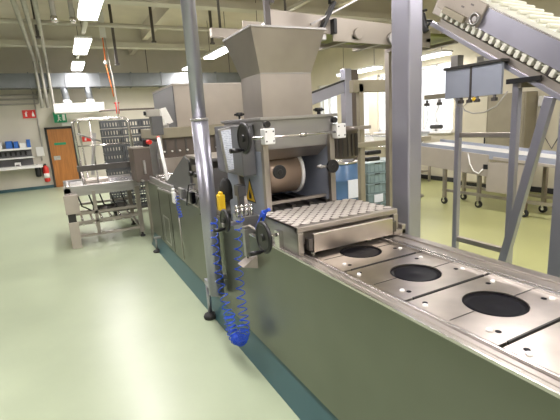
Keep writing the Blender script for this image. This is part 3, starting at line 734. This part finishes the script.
MB().box(.26,.62,7.6,7.95,.935,.99).build('tray_goods','cream',lf,.01)

# grey crates
cr0=None; k=0
for cx in range(3):
    for r in range(11):
        lx,ly,lz=.95+cx*.40,9.4,.14+r*.168
        if cr0 is None:
            t=thing('plastic_crate',(lx,ly,lz),'','crate','grey lattice crates stacked behind the tube guard')
            m=MB(); W,D,H=.19,.19,.155
            for s_ in (-1,1):
                m.box(lx-W,lx+W,ly+s_*D-.008,ly+s_*D+.008,lz+H-.04,lz+H).box(lx-W,lx+W,ly+s_*D-.006,ly+s_*D+.006,lz,lz+.035)
                m.box(lx+s_*W-.008,lx+s_*W+.008,ly-D,ly+D,lz+H-.04,lz+H).box(lx+s_*W-.006,lx+s_*W+.006,ly-D,ly+D,lz,lz+.035)
                for i in range(7):
                    a=-W+.02+i*(2*W-.04)/6
                    m.box(lx+a-.012,lx+a+.012,ly+s_*D-.005,ly+s_*D+.005,lz+.03,lz+H-.03)
                    m.box(lx+s_*W-.005,lx+s_*W+.005,ly+a-.012,ly+a+.012,lz+.03,lz+H-.03)
            m.build('lattice_walls','crate',t)
            MB().box(lx-W,lx+W,ly-D,ly+D,lz,lz+.01).build('bottom','crate',t)
            cr0=t; o=t
        else:
            o=copy_tree(cr0); o.location=(lx,ly,lz)
        cn=('left','middle','right')[cx]; rn=['lowest crate','second crate from the bottom','third crate from the bottom','fourth crate from the bottom','fifth crate from the bottom','sixth crate, halfway up','fifth crate from the top','fourth crate from the top','third crate from the top','second crate from the top','topmost crate'][r]
        o['label']='grey lattice crate, %s in the %s stack behind the tube guard'%(rn,cn)
dl=thing('crate_dolly',(1.35,9.4,0),'low wheeled dolly carrying the grey lattice crates behind the discharge conveyor','dolly')
MB().box(.74,1.96,9.2,9.6,.10,.14).build('platform','steeld',dl)
for x_ in (.8,1.9):
    for y_ in (9.25,9.55): MB().cyl((x_-.02,y_,.05),(x_+.02,y_,.05),.05,14).build('wheel','rubber',dl)

# ------------------------------------------------------------------ overhead cross conveyor feeding hopper
cc=thing('cross_feed_conveyor',(2.3,3.1,2.36),'white-sided overhead belt conveyor feeding the hopper from the right','conveyor')
MB().prism([(1.44,2.80,2.385),(1.97,2.80,2.375),(1.97,2.80,2.325),(3.0,2.80,2.30),(3.0,2.80,2.455),(1.44,2.80,2.525)],(0,.015,0)).build('side_panel','cream',cc,.003)
MB().box(1.44,3.35,3.30,3.315,2.375,2.56).build('side_panel','cream',cc,.003)
MB().box(1.46,3.5,2.83,3.28,2.40,2.425).build('belt','grbelt',cc)
MB().cyl((1.5,2.83,2.44),(1.5,3.28,2.44),.045,20).build('end_roller','steel',cc)
q=MB()
for x_ in (1.75,2.15,2.55,2.95,3.3): q.box(x_,x_+.05,2.80,3.32,2.345,2.375)
q.build('cross_ties','steelw',cc)
MB().box(1.55,1.9,2.79,3.05,2.33,2.372).build('end_bracket','steel',cc,.003)
MB().cyl((2.20,2.775,2.385),(2.20,2.80,2.385),.042,24).build('bearing_cap','cream',cc,.004)
MB().cyl((2.55,2.77,2.36),(2.55,2.80,2.36),.05,24).build('bearing_cap','steel',cc,.004)
q=MB().bar((1.83,2.78,2.37),(1.97,2.78,2.60),.03,.05,(0,1,0)).bar((1.96,2.78,2.37),(1.96,2.78,2.48),.03,.06,(0,1,0))
q.build('clamp_lever','black',cc,.006)
MB().bar((1.75,2.77,2.43),(2.25,2.77,2.66),.012,.012).build('lever_rod','steel',cc)
MB().tube([(1.93,2.78,2.58),(1.92,2.75,2.80),(1.88,2.8,3.1),(1.85,2.8,3.7)],.012).build('power_cable','black',cc)
MB().box(1.44,1.47,2.79,2.84,2.56,2.66).box(1.40,1.44,2.80,2.83,2.40,2.62).build('end_stop','steeld',cc)
# supports carrying it
for (x_,y_) in ((3.0,3.33),):
    MB().box(x_,x_+.06,y_,y_+.06,0,2.40).build('support_leg','steelw',cc,.004)

# upper guard rail above
gr=thing('overhead_crane_rail',(3,5,3.0),'short brownish steel rail hung overhead between the round pole and the hopper','rail')
MB().bar((2.15,6.1,3.06),(3.6,6.1,3.03),.10,.12).build('rail','steelw',gr)
q=MB()
for x_ in (2.3,3.4): q.cyl((x_,6.1,3.1),(x_,6.1,CZ),.02,8)
q.build('hanger_rods','steeld',gr)

# ------------------------------------------------------------------ square column
sq=thing('square_column',(2.06,2.12,0),'tall square stainless steel column standing behind the tread-plate cover','column')
MB().box(2.00,2.12,2.04,2.20,0,3.6).build('column_tube','steelb',sq,.012)
MB().box(1.93,2.18,1.97,2.27,0,.02).build('base_plate','steel',sq,.004)
MB().box(1.86,2.0,2.08,2.16,.93,.97).build('tie_bracket','steelw',sq,.003)
MB().box(1.98,2.14,2.02,2.22,3.6,3.63).build('cap_plate','steel',sq)

# ------------------------------------------------------------------ right support frame
fr=thing('conveyor_support_frame',(3.0,2.1,0),'steel post frame with cross rails and diagonal brace carrying the inclined conveyor','frame')
def post(y,w,z1,nm='post'):
    p=MB().box(3.0,3.0+w,y-w/2,y+w/2,.03,z1).build(nm,'steelb',fr,.006)
    MB().box(2.97,3.03+w,y-w/2-.03,y+w/2+.03,0,.03).build('foot_plate','steel',p)
post(2.50,.045,1.98); post(1.995,.05,1.93); post(1.63,.09,1.74)
MB().box(3.005,3.045,2.02,2.478,.60,.645).build('lower_rail','steelw',fr,.004)
MB().box(3.005,3.045,2.02,2.478,1.52,1.56).build('upper_rail','steelw',fr,.004)
MB().bar((2.985,2.06,.30),(2.985,1.73,1.80),.05,.065,(0,1,0)).build('diagonal_brace','steelb',fr,.005)
MB().box(3.0,3.45,1.95,1.98,1.88,1.93).build('cross_rail','steelw',fr)

# hanging panel box
hpn=thing('hanging_panel_box',(2.95,2.3,1.84),'two joined grey panels with small valves and hoses underneath, hung on the frame','panel')
MB().box(2.93,2.955,2.325,2.57,1.845,2.075).build('panel','greyblue',hpn,.003)
MB().box(2.93,2.955,2.06,2.315,1.845,2.075).build('panel','greyblue',hpn,.003)
MB().box(2.925,2.96,2.312,2.328,1.84,2.08).build('joint_strip','steeld',hpn)
MB().box(2.91,3.0,2.05,2.575,2.075,2.095).build('top_edge','dark',hpn)
MB().box(2.94,3.0,2.48,2.52,1.85,2.07).build('mounting_arm','steel',hpn)
MB().box(2.93,2.96,2.57,2.80,1.855,1.895).build('side_arm','beige',hpn,.003)
q=MB()
for y_ in (2.78,2.64,2.42,2.34,2.27,2.12): q.cyl((2.945,y_,1.80),(2.945,y_,1.85),.012,8).box(2.93,2.96,y_-.018,y_+.018,1.80,1.825)
q.build('valves','steeld',hpn)
MB().sphere((2.945,2.29,1.825),.022,(1,1,.8)).build('yellow_cap','yellow',hpn)
q=MB().tube([(2.945,2.42,1.80),(2.945,2.38,1.74),(2.945,2.30,1.715),(2.945,2.2,1.72),(2.945,2.1,1.76),(2.95,2.02,1.86)],.006).tube([(2.945,2.48,1.84),(2.945,2.46,1.79),(2.945,2.40,1.77),(2.945,2.36,1.80)],.004)
q.tube([(2.94,2.78,1.80),(2.94,2.76,1.7),(2.94,2.80,1.60)],.003).tube([(2.94,2.64,1.80),(2.94,2.68,1.72),(2.94,2.66,1.66)],.003)
q.build('hoses','pipe',hpn)
MB().box(2.92,2.97,2.62,2.72,1.60,1.635).sphere((2.945,2.72,1.617),.02).sphere((2.945,2.62,1.617),.02).build('cable_bundle','greym',hpn,.008)
MB().bar((2.98,2.05,1.93),(2.98,1.80,1.93),.02,.035).build('black_arm','black',hpn)

# ------------------------------------------------------------------ inclined cleated conveyor
ic=thing('inclined_cleated_conveyor',(3.2,2.0,1.7),'inclined conveyor with white cleated belt and blue-grey steel side plates at upper right','conveyor')
# direction (per metre of y): slope
P0=Vector((3.0,2.75,2.515)); P1=Vector((3.0,.95,1.375))
d=(P1-P0).normalized(); nrm=Vector((0,-d.z,d.y)); 
if nrm.z<0: nrm=-nrm
nrm=nrm.normalized()
L=(P1-P0).length
def pt(x,s,h): 
    p=P0+d*s+nrm*h; return Vector((x,p.y,p.z))
def slab(m,x0,x1,s0,s1,h0,h1):
    return m.quadbox([pt(x0,s0,h0),pt(x1,s0,h0),pt(x1,s1,h0),pt(x0,s1,h0),pt(x0,s0,h1),pt(x1,s0,h1),pt(x1,s1,h1),pt(x0,s1,h1)])
slab(MB(),3.0,3.012,.40,L,.095,.255).build('near_side_plate','steelb',ic)
slab(MB(),3.44,3.452,.40,L,.095,.255).build('far_side_plate','steelb',ic)
q=MB(); slab(q,2.99,3.012,.40,L,.25,.262); q.build('plate_flange','bright',ic)
q=MB(); slab(q,3.015,3.435,.3,L,.235,.285); q.build('carrying_belt','ivory',ic)
q=MB()
ncl=int((L-.3)/.085)
for k in range(ncl):
    s_=.32+k*.085; slab(q,3.02,3.43,s_,s_+.03,.285,.312)
q.build('belt_cleats','ivory',ic,.010)
q=MB(); slab(q,3.02,3.43,0,L,.072,.085); q.build('return_belt','ivory',ic)
q=MB()
for k in range(int(L/.062)):
    s_=.02+k*.062; slab(q,3.0,3.43,s_,s_+.034,.038,.092)
q.build('return_cleats','ivory',ic,.006)
q=MB(); slab(q,2.985,3.03,-.05,L,-.055,-.02); q.build('lower_side_rail','steelb',ic,.004)
q=MB(); slab(q,3.42,3.46,-.05,L,-.055,-.02); q.build('lower_side_rail','steelb',ic,.004)
q=MB(); slab(q,3.03,3.42,-.0,L,-.03,-.015); q.build('drip_tray','brown',ic)
q=MB(); slab(q,3.0,3.03,.05,L,-.02,.03); q.build('tray_lip','steelw',ic)
q=MB()
for s_ in (.5,1.1,1.7): slab(q,3.43,3.45,s_,s_+.05,-.02,.10); slab(q,3.01,3.03,s_,s_+.03,-.02,.10)
q.build('spacers','steeld',ic)
# head drive
q=MB(); slab(q,2.975,3.0,-.02,.44,.10,.27); q.build('head_plate','cream',ic,.004)
q=MB(); slab(q,2.94,2.975,.08,.32,.085,.135); q.build('belt_scraper','beige',ic,.004)
q=MB(); c=pt(2.96,.40,.15); q.torus(c,(1,0,0),.04,.009,28,8); q.cyl(c,c+Vector((.03,0,0)),.02); q.build('tension_ring','steel',ic)
q=MB(); 
for s_,h_ in ((.10,.20),(.22,.18),(.30,.22),(.20,.235)): slab(q,2.972,2.976,s_,s_+.03,h_,h_+.012)
q.build('dark_marks','steeld',ic)
q=MB(); c=pt(2.90,-.03,-.02); q.bar(c+Vector((0,.02,.06)),c+Vector((0,-.03,-.10)),.03,.05,(0,1,0)); q.bar(c+Vector((0,.04,.075)),c+Vector((0,-.03,.08)),.03,.018); q.bar(c+Vector((0,-.03,-.06)),c+Vector((0,-.07,-.03)),.02,.02); q.box(c.x,3.0,c.y-.01,c.y+.01,c.z-.01,c.z+.01)
q.build('release_handle','black',ic,.006)
q=MB(); slab(q,3.05,3.40,-.12,.06,.02,.30); q.build('discharge_head','steelw',ic,.01)
q=MB(); 
q.box(3.05,3.12,2.55,2.62,1.97,2.20); q.box(3.38,3.45,2.55,2.62,1.97,2.20); q.build('head_supports','steel',ic)

# ------------------------------------------------------------------ frame behind, drum, crates
tf=thing('rear_tank_frame',(3.3,4,0),'tall steel frame with shelf beam standing behind the depositor','frame')
MB().box(3.15,3.22,4.0,4.06,0,2.12).build('post','beige',tf,.004)
MB().box(3.70,3.75,4.0,4.06,0,2.12).build('post','beige',tf,.004)
MB().box(3.07,3.85,4.0,4.08,2.02,2.16).build('top_beam','beige',tf,.004)
MB().box(3.07,4.3,3.98,4.10,1.38,1.44).build('shelf_beam','beige',tf,.004)
for z_,w_ in ((1.28,.22),(1.20,.2)): MB().box(3.26,3.26+w_,4.0,4.1,z_,z_+.05).build('cable_coil','black',tf,.015)
MB().tube([(3.95,4.0,1.38),(3.8,4.0,1.24),(3.72,4.0,1.12)],.012).build('hose','beige',tf)
rg=thing('rear_gantry',(5,6.6,0),'tall lavender-grey steel gantry post with an inclined beam, behind the hopper and blue drum','gantry')
MB().box(4.80,4.95,6.5,6.65,0,2.62).build('main_post','steelb',rg,.006)
MB().box(4.95,5.12,6.52,6.68,0,2.60).build('post_cover','brown',rg)
MB().bar((3.9,6.6,2.04),(4.80,6.55,2.30),.06,.20).build('inclined_beam','steelb',rg,.005)
MB().bar((3.9,6.6,2.15),(4.80,6.55,2.41),.08,.03).build('beam_lip','dark',rg)
MB().box(3.86,3.96,6.55,6.65,0,2.12).build('rear_post','steelb',rg)
vm=thing('vacuum_motor',(2.9,3.85,0),'dark finned motor unit behind the right side of the depositor','motor')
MB().lathe([(.11,1.30),(.13,1.32),(.13,1.58),(.15,1.59),(.15,1.63),(.08,1.65)],(2.78,3.80,0)).build('housing','brown',vm)
q=MB()
for k in range(16):
    a=k*2*PI/16; q.bar((2.78+.135*math.cos(a),3.80+.135*math.sin(a),1.33),(2.78+.135*math.cos(a),3.80+.135*math.sin(a),1.57),.015,.012,(1,0,0))
q.build('fins','steeld',vm)
MB().box(2.88,3.20,3.86,3.94,1.60,1.64).box(3.15,3.20,3.94,4.0,1.60,1.64).build('mounting_arm','steelw',vm)
dr=thing('blue_drum',(4.1,5.7,0),'blue plastic drum with pale rim standing on a pallet behind the depositor','drum')
MB().lathe([(.26,.14),(.29,.17),(.29,.42),(.30,.44),(.29,.46),(.29,.72),(.30,.74),(.29,.76),(.28,.98),(.25,1.01)],(4.08,5.7,0)).build('barrel','bluedrum',dr)
MB().lathe([(.255,1.0),(.285,1.01),(.285,1.035),(.20,1.04)],(4.08,5.7,0)).build('lid_ring','bright',dr)
MB().box(4.0,4.22,5.40,5.415,.45,.75).build('drum_label','paper',dr)
pt_=thing('pallet',(4.3,5.8,0),'low yellowish pallet under the blue drum','pallet')
q=MB()
for k in range(5): q.box(3.7+k*.17,3.83+k*.17,5.35,6.1,.11,.135)
q.build('deck_boards','beige',pt_); MB().box(3.7,4.51,5.35,5.43,0,.11).box(3.7,4.51,5.69,5.77,0,.11).box(3.7,4.51,6.02,6.1,0,.11).build('runners','beige',pt_)
t0=None
names=['lowest','second from the floor','middle','second from the top','topmost']
for cx in range(2):
    for r in range(5):
        lx,ly,lz=4.86+cx*.46,6.0,r*.185+.02
        if t0 is None:
            t=thing('transport_crate',(lx,ly,lz),'','crate','teal crates stacked behind the column')
            MB().box(lx-.20,lx+.20,ly-.28,ly+.28,lz,lz+.15).build('tub','teal',t,.012)
            MB().box(lx-.215,lx+.215,ly-.295,ly+.295,lz+.15,lz+.18).build('rim','teal',t,.008)
            q=MB()
            for a in (-.14,-.05,.05,.14): q.box(lx+a-.008,lx+a+.008,ly-.29,ly-.28,lz+.01,lz+.15)
            q.build('ribs','teal',t)
            MB().box(lx-.06,lx+.06,ly-.298,ly-.294,lz+.155,lz+.172).build('handle_slot','black',t)
            t0=t;o=t
        else: o=copy_tree(t0); o.location=(lx,ly,lz); o['_o']=[lx,ly,lz]
        o['label']='teal plastic crate, %s in the %s stack beside the blue drum'%(names[r],('left','right')[cx])
n_=MB().box(4.78,4.98,5.700,5.704,.225,.37).build('paper_note','paper',[o for o in bpy.data.objects if o.name.startswith('transport_crate') and abs(o.location.x-4.86)<.01 and abs(o.location.z-.205)<.01][0])

# ------------------------------------------------------------------ right belt conveyor on wheels
rc=thing('mobile_belt_conveyor',(6.6,4.6,0),'long cream and blue belt conveyor on castors near the right wall','conveyor')
def zc(y): return .93+(y-3.5)*.075
def yslab(m,x0,x1,y0,y1,a,b): return m.quadbox([(x0,y0,zc(y0)+a),(x1,y0,zc(y0)+a),(x1,y1,zc(y1)+a),(x0,y1,zc(y1)+a),(x0,y0,zc(y0)+b),(x1,y0,zc(y0)+b),(x1,y1,zc(y1)+b),(x0,y1,zc(y1)+b)])
yslab(MB(),6.35,6.95,2.2,6.2,-.02,0).build('belt','white',rc)
yslab(MB(),6.32,6.35,2.2,6.2,-.10,.03).build('blue_side_guide','greyblue',rc)
yslab(MB(),6.95,6.98,2.2,6.2,-.10,.05).build('blue_side_guide','greyblue',rc)
yslab(MB(),6.30,6.33,4.6,6.1,-.40,-.03).build('cream_side_cover','cream',rc,.004)
yslab(MB(),6.28,6.32,2.2,4.5,-.09,-.05).build('side_strip','cream',rc)
MB().box(6.30,6.36,3.95,4.62,.36,.86).build('control_cover','cream',rc,.006)
MB().box(6.29,6.30,4.60,4.68,.74,.82).build('switch','black',rc)
for (x_,y_) in ((6.36,5.54),(6.9,5.54),(6.4,3.99),(6.9,3.99),(6.5,4.9),(6.5,2.5)):
    lg=MB().box(x_-.03,x_+.03,y_-.03,y_+.03,.13,zc(y_)-.05).build('leg','steelw',rc,.003)
    MB().cyl((x_-.02,y_,.065),(x_+.02,y_,.065),.065,20).build('castor_wheel','black',lg)
    MB().box(x_-.03,x_+.03,y_-.02,y_+.02,.09,.13).cyl((x_-.03,y_,.065),(x_+.03,y_,.065),.025).build('castor_fork','bright',lg)
MB().box(6.36,6.40,2.5,5.6,.24,.29).box(6.88,6.92,2.5,5.6,.24,.29).build('lower_rails','steelw',rc)
MB().tube([(6.31,5.0,zc(5)-.05),(6.27,4.93,.82),(6.27,4.85,.70),(6.27,4.75,.66),(6.28,4.68,.74)],.012).build('cable_loop','white',rc)
bw=thing('clear_basin',(6.5,6.35,1.05),'translucent white basin beside the high end of the mobile belt conveyor','basin')
MB().lathe([(.16,1.12),(.28,1.25),(.34,1.36),(.33,1.36),(.27,1.27),(.15,1.14)],(6.5,6.5,0)).build('bowl','clear',bw)
MB().lathe([(.22,0),(.22,.03),(.05,.06),(.05,1.08),(.16,1.12)],(6.5,6.5,0)).build('pedestal','steel',bw)
cbn=thing('wall_cabinet',(8.3,6.3,0),'tall beige equipment cabinet with two doors standing against the right wall','cabinet')
MB().box(8.1,8.46,5.15,6.75,.12,2.02).build('carcass','beige',cbn,.01)
MB().box(8.085,8.1,5.98,6.72,.15,1.99).build('door','wallr',cbn,.004); MB().box(8.085,8.1,5.18,5.94,.15,1.99).build('door','beige',cbn,.004)
MB().box(8.07,8.085,5.99,6.02,1.0,1.15).build('handle','black',cbn)
MB().box(8.14,8.44,5.2,6.7,0,.12).build('plinth','black',cbn)
tb=thing('side_workbench',(7.4,9.3,0),'steel side table by the windows with white tubs on it','table')
MB().box(7.6,8.3,7.6,11.2,.88,.92).build('tabletop','bright',tb,.004)
for x_ in (7.65,8.22):
    for y_ in (7.65,11.1): MB().box(x_,x_+.05,y_,y_+.05,0,.88).build('leg','steelw',tb)
MB().box(7.65,8.25,7.7,11.1,.25,.28).build('lower_shelf','steelw',tb)
for i,(y_,l) in enumerate(((8.0,'nearest'),(8.9,'second'),(9.8,'third'),(10.6,'farthest'))):
    t=thing('white_tub',(7.9,y_,.92),l+' white tub on the steel side table by the windows','tub','white tubs by the windows')
    MB().quadbox([(7.72,y_-.25,.92),(8.08,y_-.25,.92),(8.08,y_+.25,.92),(7.72,y_+.25,.92),(7.68,y_-.29,1.17),(8.12,y_-.29,1.17),(8.12,y_+.29,1.17),(7.68,y_+.29,1.17)]).build('tub_body','white',t,.01)
    MB().box(7.66,8.14,y_-.31,y_+.31,1.17,1.19).build('tub_lid','clear',t)
rp=thing('red_floor_tray',(6.9,3.5,0),'red plastic pallet tray on the floor at the right edge','tray')
MB().box(6.75,7.6,2.9,3.62,.10,.15).build('deck','redpaint',rp,.01)
q=MB()
for x_ in (6.78,7.13,7.5): q.box(x_,x_+.08,2.9,3.62,0,.10)
q.build('runners','dark',rp)
wh=thing('hand_shower',(8.4,5.0,1.75),'small white handset with curly cable hanging on the right wall','handset')
MB().box(8.43,8.49,5.02,5.12,1.72,1.92).build('handset_body','white',wh,.01)
MB().tube([(8.45,5.07,1.72),(8.44,5.0,1.2),(8.44,4.8,.9),(8.44,4.6,1.3),(8.45,4.5,2.2)],.012).build('cable','greym',wh)

# ------------------------------------------------------------------ world and camera
w=bpy.data.worlds.new('World'); bpy.context.scene.world=w; w.use_nodes=True
bg=w.node_tree.nodes['Background']
sky=w.node_tree.nodes.new('ShaderNodeTexSky'); sky.sky_type='HOSEK_WILKIE'; sky.turbidity=6; sky.sun_direction=Vector((.3,.5,.8)).normalized()
mixw=w.node_tree.nodes.new('ShaderNodeMix'); mixw.data_type='RGBA'; mixw.inputs[0].default_value=.75; mixw.inputs[7].default_value=(.95,.98,1,1)
w.node_tree.links.new(sky.outputs[0],mixw.inputs[6]); w.node_tree.links.new(mixw.outputs[2],bg.inputs[0]); bg.inputs[1].default_value=1.6
cd=bpy.data.cameras.new('camera'); cam=bpy.data.objects.new('camera',cd); col.objects.link(cam)
f=415.; d1=Vector((60-280,-(135-210),-f)).normalized(); hh=Vector((1,.063,0)); nn=hh.cross(d1).normalized()
if nn.y<0: nn=-nn
Xa=d1.cross(nn)
R=Matrix((Xa,d1,nn)).to_4x4(); cam.matrix_world=Matrix.Translation((0,0,1.75))@R
cd.sensor_width=36; cd.lens=f/560*36; cd.clip_start=.05; cd.clip_end=100
sc_=bpy.context.scene; sc_.camera=cam
sc_.view_settings.view_transform='Standard'; sc_.view_settings.exposure=0.28
sc_.cycles.use_denoising=True; sc_.cycles.max_bounces=8; sc_.cycles.sample_clamp_indirect=6
for o in bpy.data.objects:
    if '_o' in o: del o['_o']
